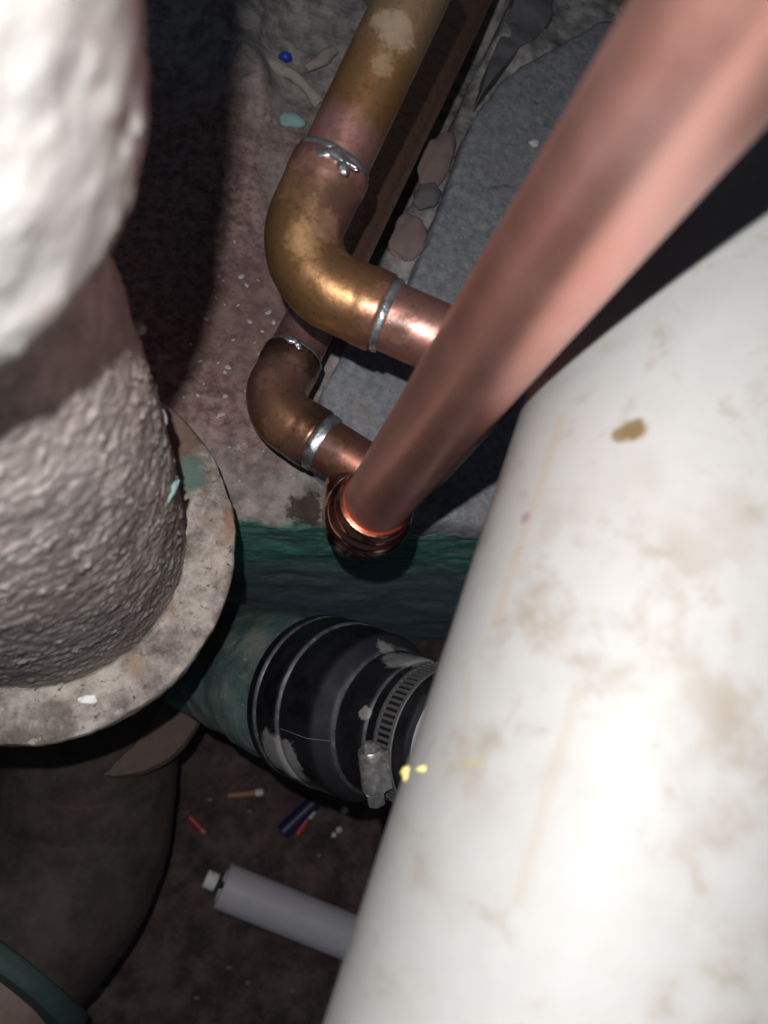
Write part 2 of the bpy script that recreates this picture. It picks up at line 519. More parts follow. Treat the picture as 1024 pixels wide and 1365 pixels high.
# ================================================================ the setting
def ledge():
    xs = np.unique(np.r_[np.linspace(-2.0, -.2, 34), np.arange(-.2, .42, .0026), np.linspace(.42, 2.0, 30)])
    face = np.r_[np.linspace(0, .36, 40, endpoint=False), np.linspace(.36, .43, 22, endpoint=False)]
    tops = np.r_[np.arange(.125, .60, .0030), np.linspace(.60, 2.2, 34)]
    rows = [(.125, z) for z in face] + [(y, .43) for y in tops]
    Yv = np.repeat([r[0] for r in rows], len(xs)); Zv = np.repeat([r[1] for r in rows], len(xs))
    Xv = np.tile(xs, len(rows))
    Pn = np.array([Xv, Yv, Zv]).T
    istop = np.repeat(np.arange(len(rows)) >= len(face), len(xs))
    n1 = fbm(Pn, 40, 3, 1); n2 = fbm(Pn, 160, 2, 5)
    # the rounded, chipped arris
    d = np.where(istop, np.clip((Yv - .125) / .010, 0, 1), np.clip((.43 - Zv) / .010, 0, 1))
    rnd = (1 - d) ** 2
    chip = .0022 * np.clip(fbm(Pn * [1, .2, .2], 55, 3, 9) + .2, 0, 2)
    Z2 = Zv + np.where(istop, .0022 * n1 + .0006 * n2, 0) - rnd * (.0025 + chip)
    Y2 = Yv + np.where(istop, 0, .0018 * n1 + .0005 * n2) + rnd * (.0025 + chip) + .0022 * fbm(Pn * [1, 0, 0], 14, 2, 3)
    for (bx, by, bz), sx, sy, h in (
            ((-0.0063, 0.4782, 0.4300), .022, .060, .016), ((0.0057, 0.4252, 0.4300), .014, .020, .014), ((-0.0062, 0.3759, 0.4300), .03, .05, .006),
            ((0.1360, 0.3903, 0.4300), .010, .022, .009), ((0.1174, 0.3224, 0.4300), .012, .016, .008), ((0.0277, 0.1276, 0.4300), .03, .02, .003),
            ((0.2064, 0.5249, 0.4300), .03, .035, .012)):
        g = np.exp(-((Xv - bx) / sx) ** 2 - ((Yv - by) / sy) ** 2)
        Z2 = Z2 + np.where(istop, h * np.clip(g * 1.5, 0, 1) * (1 + .25 * n1), 0)
    # the open joint beside the lower copper pipe
    jt = [(0.2120, 0.6255, 0.4300), (0.1833, 0.5606, 0.4300), (0.1283, 0.4218, 0.4300), (0.0803, 0.3131, 0.4300)]
    dist = np.full(len(Xv), 9.0)
    for a, b in zip(jt[:-1], jt[1:]):
        a, b = np.array(a[:2]), np.array(b[:2]); u = b - a
        t = np.clip(((Xv - a[0]) * u[0] + (Yv - a[1]) * u[1]) / (u @ u), 0, 1)
        dist = np.minimum(dist, np.hypot(Xv - a[0] - u[0] * t, Yv - a[1] - u[1] * t))
    w = np.clip((.0185 + .0025 * n1 - dist) / .004, 0, 1)
    Z2 = Z2 - np.where(istop, .085 * w * w * (3 - 2 * w), 0)
    V = np.array([Xv, Y2, Z2]).T
    nx = len(xs)
    F = [(i * nx + j, i * nx + j + 1, (i + 1) * nx + j + 1, (i + 1) * nx + j) for i in range(len(rows) - 1) for j in range(nx - 1)]
    o = link('wall_back', mesh('wall_back', V, F), M_LEDGE)
    return tag(o, 'low brown dusty concrete ledge with a green painted front face', kind='structure')
ledge()

def pit():
    xs = np.unique(np.r_[np.linspace(-2, -.25, 16), np.linspace(-.25, .35, 110), np.linspace(.35, 2, 16)])
    ys = np.unique(np.r_[np.linspace(-2, -.45, 16), np.linspace(-.45, .15, 110)])
    Xv, Yv = np.meshgrid(xs, ys)
    Pn = np.array([Xv.ravel(), Yv.ravel(), np.zeros(Xv.size)]).T
    Pn[:, 2] = .004 * fbm(Pn, 22, 4, 3)
    nx = len(xs)
    F = [(i * nx + j, i * nx + j + 1, (i + 1) * nx + j + 1, (i + 1) * nx + j) for i in range(len(ys) - 1) for j in range(nx - 1)]
    o = link('floor', mesh('floor', Pn, F), M_DIRT)
    return tag(o, 'dark dirt floor of the pit below the ledge', kind='structure')
pit()

def slab(name, poly, ztop, h, mat, label, cat, seed=0, rough=.0015, chamfer=.004):
    """a broken flat piece: rings from the middle to a ragged outline, then down its sides"""
    poly = [Vector(p[:2]) for p in poly]
    n = 160
    per = [0]
    for a, b in zip(poly, poly[1:] + poly[:1]): per.append(per[-1] + (b - a).length)
    ring = []
    for k in range(n):
        d = per[-1] * k / n
        i = max(j for j in range(len(poly)) if per[j] <= d)
        a, b = poly[i], poly[(i + 1) % len(poly)]
        ring.append(tuple(a.lerp(b, (d - per[i]) / max(1e-9, per[i + 1] - per[i]))))
    ring = np.array(ring)
    ring = sum(np.roll(ring, k, axis=0) for k in (-1, 0, 1)) / 3
    c = ring.mean(0)
    ring3 = np.c_[ring, np.zeros(n)]
    out = (ring - c) / np.linalg.norm(ring - c, axis=1)[:, None]
    ring = ring + out * (.0022 * fbm(ring3, 90, 3, seed + 4))[:, None]
    V, F = [], []
    ts = list(np.linspace(0.02, .97, 34)) + [1.0]
    for t in ts:
        V += [(*(c + (p - c) * t), ztop) for p in ring]
    for dz, sh in ((-.4, .0005), (-1, .001)):
        V += [(*(p + o_ * (chamfer * .3 + sh)), ztop + dz * h) for p, o_ in zip(ring, out)]
    V = np.array(V)
    rim = len(ts) - 1
    V[rim * n:(rim + 1) * n, 2] -= chamfer * (.6 + .5 * fbm(ring3, 60, 2, seed))
    top = np.arange(len(V)) < (rim + 1) * n
    V[top, 2] += rough * fbm(V[top], 35, 4, seed)
    for i in range(len(ts) + 1):
        for j in range(n):
            k = (j + 1) % n
            F.append((i * n + j, i * n + k, (i + 1) * n + k, (i + 1) * n + j))
    F.append(tuple(range(n))[::-1])
    V[:, :2] -= c; V[:, 2] -= ztop - h
    o = link(name, mesh(name, V, F), mat)
    o.location = (c[0], c[1], ztop - h)
    return tag(o, label, cat)
slab('concrete_slab', [(0.1100, 0.2736, 0.4520), (0.1216, 0.3045, 0.4520), (0.1355, 0.3443, 0.4520), (0.1471, 0.3860, 0.4520), (0.1590, 0.4184, 0.4520), (0.1807, 0.4567, 0.4520), (0.2016, 0.4799, 0.4520), (0.2222, 0.4967, 0.4520), (0.2451, 0.5181, 0.4520), (0.2657, 0.5394, 0.4520), (0.2805, 0.5466, 0.4520), (0.2957, 0.5205, 0.4520),
     (0.2906, 0.4199, 0.4520), (0.2412, 0.2757, 0.4520), (0.1970, 0.1759, 0.4520), (0.1747, 0.1256, 0.4520), (0.1517, 0.1259, 0.4520), (0.1293, 0.1265, 0.4520), (0.1073, 0.1267, 0.4520), (0.0815, 0.1284, 0.4520), (0.0695, 0.1393, 0.4520), (0.0553, 0.1671, 0.4520), (0.0596, 0.2001, 0.4520), (0.0759, 0.2390, 0.4520)],
     .452, .024, M_BLOCK, 'broken grey concrete slab lying on the ledge behind the bright copper pipe', 'slab', 2, .0012)
slab('concrete_fragment', [(0.2016, 0.5029, 0.4440), (0.2287, 0.5354, 0.4440), (0.2385, 0.5831, 0.4440), (0.2109, 0.5985, 0.4440), (0.1948, 0.5319, 0.4440), (0.1744, 0.4760, 0.4440), (0.1675, 0.4481, 0.4440)],
     .444, .016, M_DLUMP, 'dark grey concrete fragment behind the upper end of the grey slab', 'rubble', 5, .003)

# ================================================================ cast iron stack (left)
AX = Vector((-.0733, .0905, 0))
stack = thing('cast_iron_stack', 'thick pale painted cast iron soil stack rising at the left', 'pipe', (AX.x, AX.y, .47))
sp = Path([(AX.x, AX.y, .40), (AX.x, AX.y, 1.05)])
zs = lambda z: z - .40
def lumps(V, s, th):
    q = V * np.array([1, 1, 1.0])
    b = np.clip(fbm(q, 430, 2, 3), 0, 2)
    b2 = np.clip(fbm(q, 480, 2, 8) - .4, 0, 2)
    return .0004 * fbm(q, 100, 2, 1) + .0004 * fbm(q, 420, 2, 4) + .0006 * b ** 1.6 + .0010 * b2
sweep('pipe', sp, [(zs(.478), .0645), (zs(.497), .0638), (zs(.530), .0625), (zs(.575), .0605), (zs(.615), .0575), (zs(.650), .0545), (zs(.675), .0520), (zs(.700), .0490), (zs(.75), .0480)],
      M_NECK, stack, segs=560, step=.0007, disp=lumps)
def lumps2(V, s, th):
    return .0004 * fbm(V, 110, 2, 21) + .0006 * np.clip(fbm(V, 260, 2, 13), 0, 2) ** 1.5
o = sweep('hub_collar', sp, [(zs(.7440), .045), (zs(.7415), .0530), (zs(.7420), .0565), (zs(.7440), .0585), (zs(.7475), .0594), (zs(.752), .0597), (zs(1.0), .0600)],
      M_STACK, stack, segs=420, step=.0012, disp=lumps2)
tag(o, 'white painted bulging collar at the top of the stack')
for k, (p, sz, ax_) in enumerate((((-0.0234, 0.1087, 0.5972), (.0050, .0016, .0010), (.3, -.9, .4)), ((-0.0244, 0.1130, 0.6113), (.0035, .0012, .0009), (.3, -.9, .5)), ((-0.0229, 0.1080, 0.6585), (.0030, .0022, .0016), (.2, -.6, .7)), ((-0.0273, 0.0878, 0.5862), (.0060, .0014, .0010), (-.3, -.9, .4)))):
    v = Vector(p) - AX; v.z = 0
    rr = np.interp(p[2], [.497, .575, .65, .675, .70], [.0638, .0605, .0545, .0520, .0490]) + .0004
    q = Vector((AX.x, AX.y, p[2])) + v.normalized() * rr
    tag(blob('paint_flake', q, sz, M_STACK if k != 3 else M_TEAL, stack, .35, k, Vector(ax_)), 'loose raised flake of pale paint' if k != 3 else 'greenish flake of old paint')

# ================================================================ drain fitting under the stack
drain = thing('drain_fitting', 'old cast iron drain branch fitting with wide chipped rim around the stack', 'drain pipe', (AX.x, AX.y, .0))
dp = Path([(AX.x, AX.y, .52), (AX.x, AX.y, .10)])
zd = lambda z: .52 - z
def rimdisp(V, s, th):
    return .0008 * fbm(V, 60, 3, 2) + .0004 * fbm(V, 250, 2, 5)
o = sweep('hub_rim', dp, [(zd(.4935), .0630), (zd(.4955), .0650), (zd(.4958), .0700), (zd(.4955), .0845), (zd(.4945), .0862), (zd(.4925), .0870), (zd(.484), .0872), (zd(.481), .0862), (zd(.479), .0840), (zd(.470), .0800), (zd(.44), .0780), (zd(.44), .062)],
      M_RIM, drain, segs=220, step=.0015, disp=rimdisp, caps=False)
tag(o, 'wide chipped grey and brown rim')
sweep('barrel', dp, [(zd(.445), .0765), (zd(.40), .072), (zd(.34), .070), (zd(.20), .070)], M_BROWN, drain, segs=96, step=.004, disp=rimdisp)
bc = Vector((-0.0506, 0.0433, 0.2320))
kp = Path([bc + Vector((0, 0, .03)), bc - Vector((0, 0, .03))])
sweep('bead', kp, [(.012, .045), (.014, .0570), (.018, .0595), (.034, .0600), (.039, .0575), (.043, .045)], M_PINK, drain, segs=96, step=.002, disp=rimdisp)['label'] = 'brown raised bead below the rim'
bp = Path([(AX.x, AX.y, .24), (-0.0762, -0.0023, 0.1788), (-0.0772, -0.0448, 0.1593), (-0.0829, -0.0888, 0.1545), (-0.1227, -0.1435, 0.1757), (-0.1586, -0.1991, 0.2084)], [0, .06, .06, .08, .06, 0])
sweep('bend', bp, [(0, .060), (.03, .064), (bp.length * .5, .068), (bp.length * .70, .067), (bp.length * .80, .064)], M_BROWN, drain, segs=96, step=.004, disp=rimdisp)
s0 = bp.near((-0.1180, -0.1375, 0.1734))
o = sweep('hub_ring', bp, [(s0, .060), (s0, .0715), (s0 + .003, .0745), (s0 + .022, .0760), (s0 + .026, .0740), (s0 + .027, .0640)], M_DGREEN, drain, segs=96, step=.003, disp=rimdisp)
tag(o, 'dark green painted hub ring')
o = sweep('inlet_pipe', bp, [(s0 + .015, .0585), (bp.length + .10, .0585)], M_INLET, drain, segs=96, step=.004, disp=rimdisp)
tag(o, 'pale rusty pipe end inside the green ring')
# branch towards the rubber coupling
CA = Vector((0.4870, -0.2576, 0.8346)).normalized()
C0 = Vector((0.0730, 0.0353, 0.3614))
brp = Path([C0 - CA * .24, C0 + CA * .20])
sb = lambda t: t + .24
sweep('branch', brp, [(sb(-.225), .043), (sb(-.060), .0445), (sb(-.045), .0470), (sb(-.030), .0478), (sb(.012), .0455), (sb(.013), .040)], M_GREEN, drain, segs=96, step=.003, disp=rimdisp)['label'] = 'green painted branch socket'

# ================================================================ rubber coupling, clamp, stub pipe
coupling = thing('rubber_coupling', 'black rubber reducing coupling joining the green branch to plastic pipe', 'pipe coupling', C0 - CA * .0)
cp = Path([C0, C0 + CA * .20])
sweep('sleeve', cp, [(.0, .0455), (.0, .0492), (.0012, .0505), (.0070, .0508), (.0080, .0500), (.0088, .0490), (.0096, .0498), (.0110, .0505), (.0285, .0503), (.0296, .0495), (.0304, .0484), (.0320, .0486), (.0335, .0492),
      (.0560, .0478), (.0600, .0455), (.0680, .0415), (.0695, .0398), (.0705, .0396), (.0890, .0386), (.0900, .0380), (.0910, .0372), (.0925, .0376), (.1180, .0374), (.1195, .0366), (.1195, .0330)],
      M_RUBBER, coupling, segs=128, step=.002)
# moulded seam along the sleeve
def along(name, path, phi, prof, w, h, mat, parent):
    V, F = [], []
    for s, r in prof:
        p, t, u, v = path.at(np.array([s]))
        for da, dr in ((-w, -.0008), (0, h), (w, -.0008)):
            a = phi + da / r
            V.append(p[0] + (u[0] * math.cos(a) + v[0] * math.sin(a)) * (r + dr))
    for i in range(len(prof) - 1):
        for j in range(2):
            F.append((i * 3 + j, i * 3 + j + 1, (i + 1) * 3 + j + 1, (i + 1) * 3 + j))
    return link(name, mesh(name, V, F), mat, parent)
def phi_of(path, s, q):
    p, t, u, v = path.at(np.array([s]))
    d = np.array(q) - p[0]
    return math.atan2(d @ v[0], d @ u[0])
M_DUSTLINE = simple('dusty_rubber', (.16, .155, .16), .8)
ph = phi_of(cp, .055, (0.0660, 0.0060, 0.4364))
along('moulding_seam', cp, ph, [(.0335, .0492), (.045, .0485), (.0560, .0478), (.0600, .0455), (.0680, .0415)], .0006, .0003, M_DUSTLINE, coupling)

clamp = thing('hose_clamp', 'steel worm drive hose clamp around the small end of the black coupling', 'clamp', C0 + CA * .104)
def clamp_band():
    n = 150
    p, t, u, v = cp.at(np.array([.1045]))
    p, t, u, v = p[0], t[0], u[0], v[0]
    cols = [(-.0068, .0004), (-.0064, .0011), (-.0048, .0012), (-.0046, .0012), (.0046, .0012), (.0048, .0012), (.0064, .0011), (.0068, .0004)]
    V, F = [], []
    for i in range(n * 2):
        slot = (i // 2) % 2 == 1
        a = 2 * math.pi * (i // 2 + (i % 2) * .96) / n
        for j, (w, h) in enumerate(cols):
            hh = h - (.0010 if slot and j in (3, 4) else 0)
            V.append(p + t * w + (u * math.cos(a) + v * math.sin(a)) * (.0375 + hh))
    m_ = len(cols)
    for i in range(n * 2):
        k = (i + 1) % (n * 2)
        for j in range(m_ - 1):
            F.append((i * m_ + j, k * m_ + j, k * m_ + j + 1, i * m_ + j + 1))
    me = mesh('band', V, F, False)
    o = link('band', me, M_BAND, clamp)
    me.materials.append(M_RUBBER)
    for i in range(n * 2):
        if (i // 2) % 2 == 1 and i % 2 == 0: me.polygons[i * (m_ - 1) + 3].material_index = 1
    return o
clamp_band()
ph = phi_of(cp, .1045, (0.0940, -0.0021, 0.4567))
p, t, u, v = [Vector(q[0]) for q in cp.at(np.array([.1045]))]
er = u * math.cos(ph) + v * math.sin(ph)
et = t.cross(er)
if et.y > 0: et = -et                                   # the screw head points down the picture
hc = p + er * .0445
hp = Path([hc - et * .016, hc + et * .022])
hs = lambda x: x + .016
sweep('screw_housing', hp, [(hs(-.0115), .0040), (hs(-.0115), .0056), (hs(-.0105), .0061), (hs(.0085), .0061), (hs(.0095), .0056), (hs(.0095), .0040)], M_STEEL, clamp, segs=28, step=.004)
# the flat skirt that folds the housing on to the band
V = []
for x in (-.0105, .0090):
    for y, zr in ((-.0068, .0388), (-.0062, .0440), (.0062, .0440), (.0068, .0388)):
        V.append(p + er * zr + et * x + t * y)
link('housing_skirt', mesh('housing_skirt', V, [(0, 1, 2, 3), (7, 6, 5, 4), (0, 4, 5, 1), (1, 5, 6, 2), (2, 6, 7, 3), (3, 7, 4, 0)], False), M_STEEL, clamp)
sweep('screw', hp, [(hs(-.0155), .0018), (hs(-.0150), .0030), (hs(-.0115), .0032), (hs(.0095), .0032), (hs(.0095), .0052), (hs(.0105), .0055), (hs(.0112), .0048), (hs(.0112), .0046), (hs(.0165), .0046), (hs(.0172), .0040)], M_STEEL, clamp, segs=6, step=.01)['label'] = 'hexagon head screw'

stub = thing('plastic_stub_pipe', 'short grey white plastic pipe leaving the black coupling behind the white pipe', 'pipe', C0 + CA * .16)
sweep('pipe', cp, [(.085, .0325), (.085, .0332), (.152, .0332), (.152, .0295), (.12, .0295)], M_STUB, stub, segs=64, step=.01, caps=False)

# ================================================================ big white plastic pipe (right)
PA, PB = Vector((0.14564, 0.08744, 0.66231)), Vector((0.08831, -0.08230, 0.64743))
pd = (PB - PA).normalized()
white = thing('white_drain_pipe', 'large dirty white plastic drain pipe filling the right side', 'pipe', PA)
wp = Path([PA - pd * .35, PB + pd * .30], step=.01)
sweep('pipe', wp, [(0, .0525), (0, .0572), (wp.length, .0572), (wp.length, .0525)], M_PVC, white, segs=192, step=.01, caps=False)
for q, sz in (((0.0546, -0.0041, 0.6475), (.0016, .0014, .0012)), ((0.0540, -0.0055, 0.6489), (.0011, .0010, .0009)), ((0.0553, -0.0033, 0.6611), (.0017, .0007, .0005))):
    blob('glue_drip', q, sz, M_FOAM, white, .3, int(q[0] * 9999) % 50, Vector((0.9608, 0.0949, 0.2605)))['label'] = 'yellow dried glue drip'

# ================================================================ bright copper riser with its press elbow
RX, RY = .0692, .1023
lower_y = Vector((0.0719, 0.1408, 0.4902))
riser = thing('copper_riser', 'bright new copper pipe running close past the camera to a beaded elbow', 'pipe', (RX, RY, .52))
rp = Path([(RX, RY, 1.05), (RX, RY, .50)])
zr = lambda z: 1.05 - z
sweep('pipe', rp, [(zr(1.04), .0143), (zr(.530), .0143)], M_RISER, riser, segs=96, step=.01)
ep = Path([(RX, RY, .57), (RX, RY, lower_y.z), (RX + (lower_y.x - RX) * .74, RY + (lower_y.y - RY) * .74, lower_y.z)], .022)
ze = lambda z: .57 - z
sweep('press_elbow', ep, [(ze(.5485), .0144), (ze(.5492), .0152), (ze(.5490), .0160), (ze(.5478), .0164), (ze(.5466), .0160), (ze(.5455), .0153), (ze(.5436), .0153), (ze(.5428), .0160), (ze(.5420), .0168), (ze(.5408), .0169), (ze(.5400), .0164), (ze(.5385), .0168), (ze(.5372), .0180), (ze(.5350), .0191), (ze(.5310), .0197), (ze(.5260), .0193), (ze(.5215), .0176),
      (ze(.5185), .0160), (ze(.5130), .0156), (ep.length - .004, .0156), (ep.length, .0150)], M_FIT, riser, segs=96, step=.0008)['label'] = 'rolled copper elbow end with raised bead'

# ================================================================ the two older soldered copper lines
def line(name, label, corner, top, run, mats, cup_a, cup_b, rp_, re_, R, tail=None, seeds=(1, 2)):
    root = thing(name, label, 'pipe', run)
    pts = [top, corner, run] + list(tail or [])
    path = Path(pts, [0, R] + [.018] * (len(pts) - 2))
    sa, sb_ = path.near(cup_a), path.near(cup_b)
    return root, path, sa, sb_
def solder(path, s, r, parent, seed, w=.0018, bulge=.0007, drip=None, face=None):
    def dd(V, ss, th):
        return .0005 * fbm(V, 170, 2, seed)
    prof = [(s - w, r - .0003), (s - w * .8, r + .0001), (s - w * .2, r + bulge), (s + w * .5, r + bulge * .8), (s + w * .9, r + .0002), (s + w, r - .0003)]
    o = sweep('solder_joint', path, prof, M_SOLDER, parent, segs=90, step=.0006, disp=dd)
    o['label'] = 'silvery ring of solder'
    for q, sz, ax_ in drip or []:
        blob('solder_drip', q, sz, M_SOLDER, o, .3, seed + int(sz[0] * 1e5), ax_)
    return o

RP = .0143
U_corner, U_top, U_run = (0.0227, 0.1875, 0.5799), (0.0698, 0.3030, 0.6286), (0.1125, 0.1498, 0.5891)
u_root, up_, ua, ub = line('upper_copper_pipe', 'tarnished brassy copper pipe with elbow and bright solder rings, the upper of two', U_corner, U_top, U_run, None, (0.0389, 0.2279, 0.5969), (0.0633, 0.1698, 0.5839), RP, .0163, .024,
                          tail=[tuple(Vector((0.1125, 0.1498, 0.5891)) + Vector((0, 0, -.13)))])
q0 = up_.near((0.0532, 0.2630, 0.6117)); q1 = up_.near((0.0452, 0.2427, 0.6032))
M_UP = copper('tarnished_copper_upper', [(0, (.60, .41, .26)), (q0 - .01, (.58, .36, .20)), (q0, (.50, .28, .12)), (q1 - .004, (.44, .23, .095)), (q1 + .004, PINK), (ua + .004, (.50, .25, .22)), (ua + .006, PINK), (ub, (.52, .26, .22)), (ub + .05, (.60, .30, .24)), (up_.length, DARK)],
              [((0.0581, 0.2678, 0.6295), .007, (.46, .44, .36), .38), ((0.0628, 0.2617, 0.6286), .0030, (.46, .52, .44), .7), ((0.0513, 0.2720, 0.6292), .0042, (.46, .42, .34), .4), ((0.0534, 0.2553, 0.6243), .0045, (.46, .41, .31), .32), ((0.0693, 0.2540, 0.6277), .006, (.45, .40, .30), .45),
               ((0.0375, 0.2290, 0.6120), .003, BURN, .8), ((0.0646, 0.1564, 0.5960), .006, BURN, .75), ((0.0686, 0.1592, 0.5978), .0045, BURN, .6)], flux=.5, rough=.36, metal=.85)
M_UPE = copper('tarnished_copper_elbow', [(ua, (.50, .24, .20)), (ua + .010, (.52, .27, .20)), (ua + .016, (.40, .22, .11)), ((ua + ub) / 2, (.43, .24, .105)), (ub - .012, (.47, .25, .115)), (ub, (.42, .20, .13))],
              [((0.0324, 0.2099, 0.6062), .010, BURN, .55), ((0.0471, 0.2039, 0.5997), .013, BURN, .9), ((0.0416, 0.2070, 0.6047), .009, BURN, .7), ((0.0508, 0.2022, 0.5935), .010, BURN, .9), ((0.0253, 0.2138, 0.5998), .009, BURN, .6), ((0.0378, 0.1951, 0.6021), .007, (.48, .25, .20), .3), ((0.0553, 0.1564, 0.5938), .0045, BURN, .8), ((0.0598, 0.1716, 0.5998), .003, BURN, .7), ((0.0283, 0.1889, 0.5989), .007, (.56, .35, .17), .3)], flux=.6, rough=.33, metal=.85, scratch=.3)
sweep('pipe', up_, [(0, RP), (up_.length - .002, RP)], M_UP, u_root, segs=80, step=.0025)
sweep('elbow', up_, [(ua, RP - .0002), (ua, .0158), (ua + .001, .0163), (ua + .008, .0164), (ua + .011, .0160), (ub - .011, .0160), (ub - .008, .0164), (ub - .001, .0164), (ub, .0158), (ub, RP - .0002)], M_UPE, u_root, segs=80, step=.0012,
      disp=lambda V, s, th: .00015 * fbm(V, 90, 2, 7))
solder(up_, ua - .0010, .0150, u_root, 3, drip=[((0.0404, 0.2191, 0.6114), (.0062, .0030, .0016), Vector((0.8032, -0.5957, -0.0013))), ((0.0347, 0.2215, 0.6105), (.0055, .0028, .0014), Vector((0.9679, 0.0476, 0.2469))), ((0.0411, 0.2148, 0.6112), (.0036, .0028, .0016), Vector((0.3465, -0.9134, -0.2136)))])
solder(up_, ub + .0014, .0149, u_root, 4, w=.0022, bulge=.0006)

L_corner, L_top, L_run = (0.0260, 0.1707, 0.4825), (0.1708, 0.5504, 0.4711), (0.0779, 0.1368, 0.4914)
l_root, lp_, la, lb = line('lower_copper_pipe', 'darker burnt copper pipe with elbow, the lower of two soldered lines', L_corner, L_top, L_run, None, (0.0346, 0.2038, 0.4878), (0.0507, 0.1521, 0.4878), RP, .0163, .020)
M_LO = copper('burnt_copper_lower', [(0, (.34, .19, .11)), (la - .03, (.42, .22, .15)), (la - .012, PINK), (la, (.40, .19, .16)), (lb, DARK), (lp_.length, (.42, .19, .13))],
              [((0.0562, 0.1435, 0.5003), .006, BURN, .8), ((0.0441, 0.2054, 0.5067), .008, (.30, .12, .11), .5)], flux=.6, rough=.36, metal=.85)
M_LOE = copper('burnt_copper_elbow', [(la, BURN), (la + .010, (.20, .10, .07)), (la + .014, (.42, .22, .17)), ((la + lb) / 2, (.44, .23, .16)), (lb - .014, (.42, .22, .12)), (lb, BURN)],
              [((0.0286, 0.1532, 0.4947), .008, BURN, .7), ((0.0385, 0.1425, 0.4936), .008, BURN, .7), ((0.0214, 0.1812, 0.4988), .006, BURN, .5), ((0.0412, 0.1945, 0.5025), .008, BURN, .6)], flux=.65, rough=.34, metal=.85)
sweep('pipe', lp_, [(0, RP), (lp_.length - .001, RP)], M_LO, l_root, segs=80, step=.0025)
sweep('elbow', lp_, [(la, RP - .0002), (la, .0158), (la + .001, .0163), (la + .008, .0164), (la + .011, .0160), (lb - .011, .0160), (lb - .008, .0164), (lb - .001, .0164), (lb, .0158), (lb, RP - .0002)], M_LOE, l_root, segs=80, step=.0012,
      disp=lambda V, s, th: .00015 * fbm(V, 90, 2, 11))
solder(lp_, la - .0008, .0150, l_root, 6, drip=[((0.0343, 0.2000, 0.5048), (.0042, .0022, .0013), Vector((0.9674, -0.1870, 0.1706))), ((0.0383, 0.1976, 0.5039), (.0026, .0018, .0012), Vector((0.6151, -0.7812, -0.1064)))])
solder(lp_, lb + .0022, .0149, l_root, 8, w=.0040, bulge=.0007)

# ================================================================ pit: grey pipe and scraps
gp = Path([(0.0376, -0.1200, 0.0210), (0.2967, -0.2241, 0.0210)])
grey = thing('grey_conduit', 'open ended grey plastic pipe lying on the dark pit floor', 'pipe', (0.1170, -0.1543, 0.0000))
sweep('pipe', gp, [(.02, .0160), (0, .0160), (0, .0205), (.0008, .0210), (gp.length, .0210)], M_CONDUIT, grey, segs=48, step=.02, caps=True)
tp = Path([(0.0325, -0.1177, 0.0220), (0.0173, -0.1113, 0.0220)], step=.0005)
cap = thing('white_threaded_plug', 'small white threaded plug at the end of the grey pipe', 'plug', (0.0251, -0.1165, 0.0000))
sweep('cap', tp, [(0, .0060), (.0004, .0082)] + [(.0010 + .0014 * k + d, .0088 - dd) for k in range(5) for d, dd in ((0, 0), (.0006, .0010))] + [(.0095, .0085), (.0115, .0082), (.0125, .0062)], M_WHITE, cap, segs=32, step=.002)
blob('shank', (0.0348, -0.1190, 0.0180), (.006, .004, .004), M_CONDIN, cap, .1, 1, Vector((0.9290, -0.3542, 0.1072)))

def rod(name, a, b, r, mat, label, cat, tip=None, tipr=None, tipname='tip', tiplabel=None):
    root = thing(name, label, cat, a)
    pt = Path([a, b], step=.002)
    sweep('sleeve', pt, [(0, r * .8), (.0006, r), (pt.length - .0006, r), (pt.length, r * .8)], mat, root, segs=14, step=.004)
    if tip:
        q = Path([b, Vector(b) + (Vector(b) - Vector(a)).normalized() * tipr * 2.2], step=.001)
        o = sweep(tipname, q, [(0, tipr * .9), (tipr * .3, tipr), (tipr * 1.8, tipr), (tipr * 2.2, tipr * .6)], tip, root, segs=14, step=.002)
        if tiplabel: o['label'] = tiplabel
    return root
rod('wire_crimp', (0.0385, -0.0399, 0.0050), (0.0662, -0.0374, 0.0050), .0032, M_ORANGE, 'orange sleeved crimp with pale tip lying under the black coupling', 'wire crimp', M_CLEAR, .0040, 'tip', 'pale clear tip')
rod('red_wire_crimp', (0.0021, -0.0585, 0.0050), (0.0146, -0.0705, 0.0050), .0042, M_RED, 'dark red crimp beside the big brown pipe bend in the pit', 'wire crimp', M_ORANGE, .0030, 'tip', 'orange tip')
rod('pink_wire_crimp', (0.1107, -0.0781, 0.0050), (0.1216, -0.0618, 0.0060), .0042, M_RED, 'red crimp with pale tip beside the navy crimp in the pit', 'wire crimp', M_CLEAR, .0045, 'tip', 'pale clear tip')
rod('navy_wire_crimp', (0.0952, -0.0756, 0.0060), (0.1282, -0.0460, 0.0060), .0080, M_NAVY, 'dark blue scrap of plastic tube in the pit below the black coupling', 'plastic scrap')
for q, r_, lab in (((0.1599, -0.0554, 0.0020), .0042, 'cream bead highest of the specks in the pit beside the white pipe'), ((0.1547, -0.0743, 0.0020), .0036, 'clear bead in the pit just below the cream one'), ((0.1493, -0.0792, 0.0020), .0030, 'dull clear bead at the left of the bead pair in the pit')):
    tag(blob('bead', q, (r_, r_, r_ * .8), M_CLEAR, None, .12, int(r_ * 1e4), n=8), lab, 'bead', 'beads in the pit')
for k, q in enumerate(((0.1343, -0.0982, 0.0010), (0.0614, -0.0555, 0.0010), (0.0217, -0.0435, 0.0010), (0.0494, -0.1954, 0.0010), (0.0680, -0.2092, 0.0010), (0.0209, -0.2189, 0.0010), (0.1116, -0.2181, 0.0010))):
    tag(blob('grit', q, (.0026, .0020, .0016), M_LUMP, None, .35, k, n=5), 'small dull grit crumb on the dark pit floor', 'grit', 'grit on the pit floor')

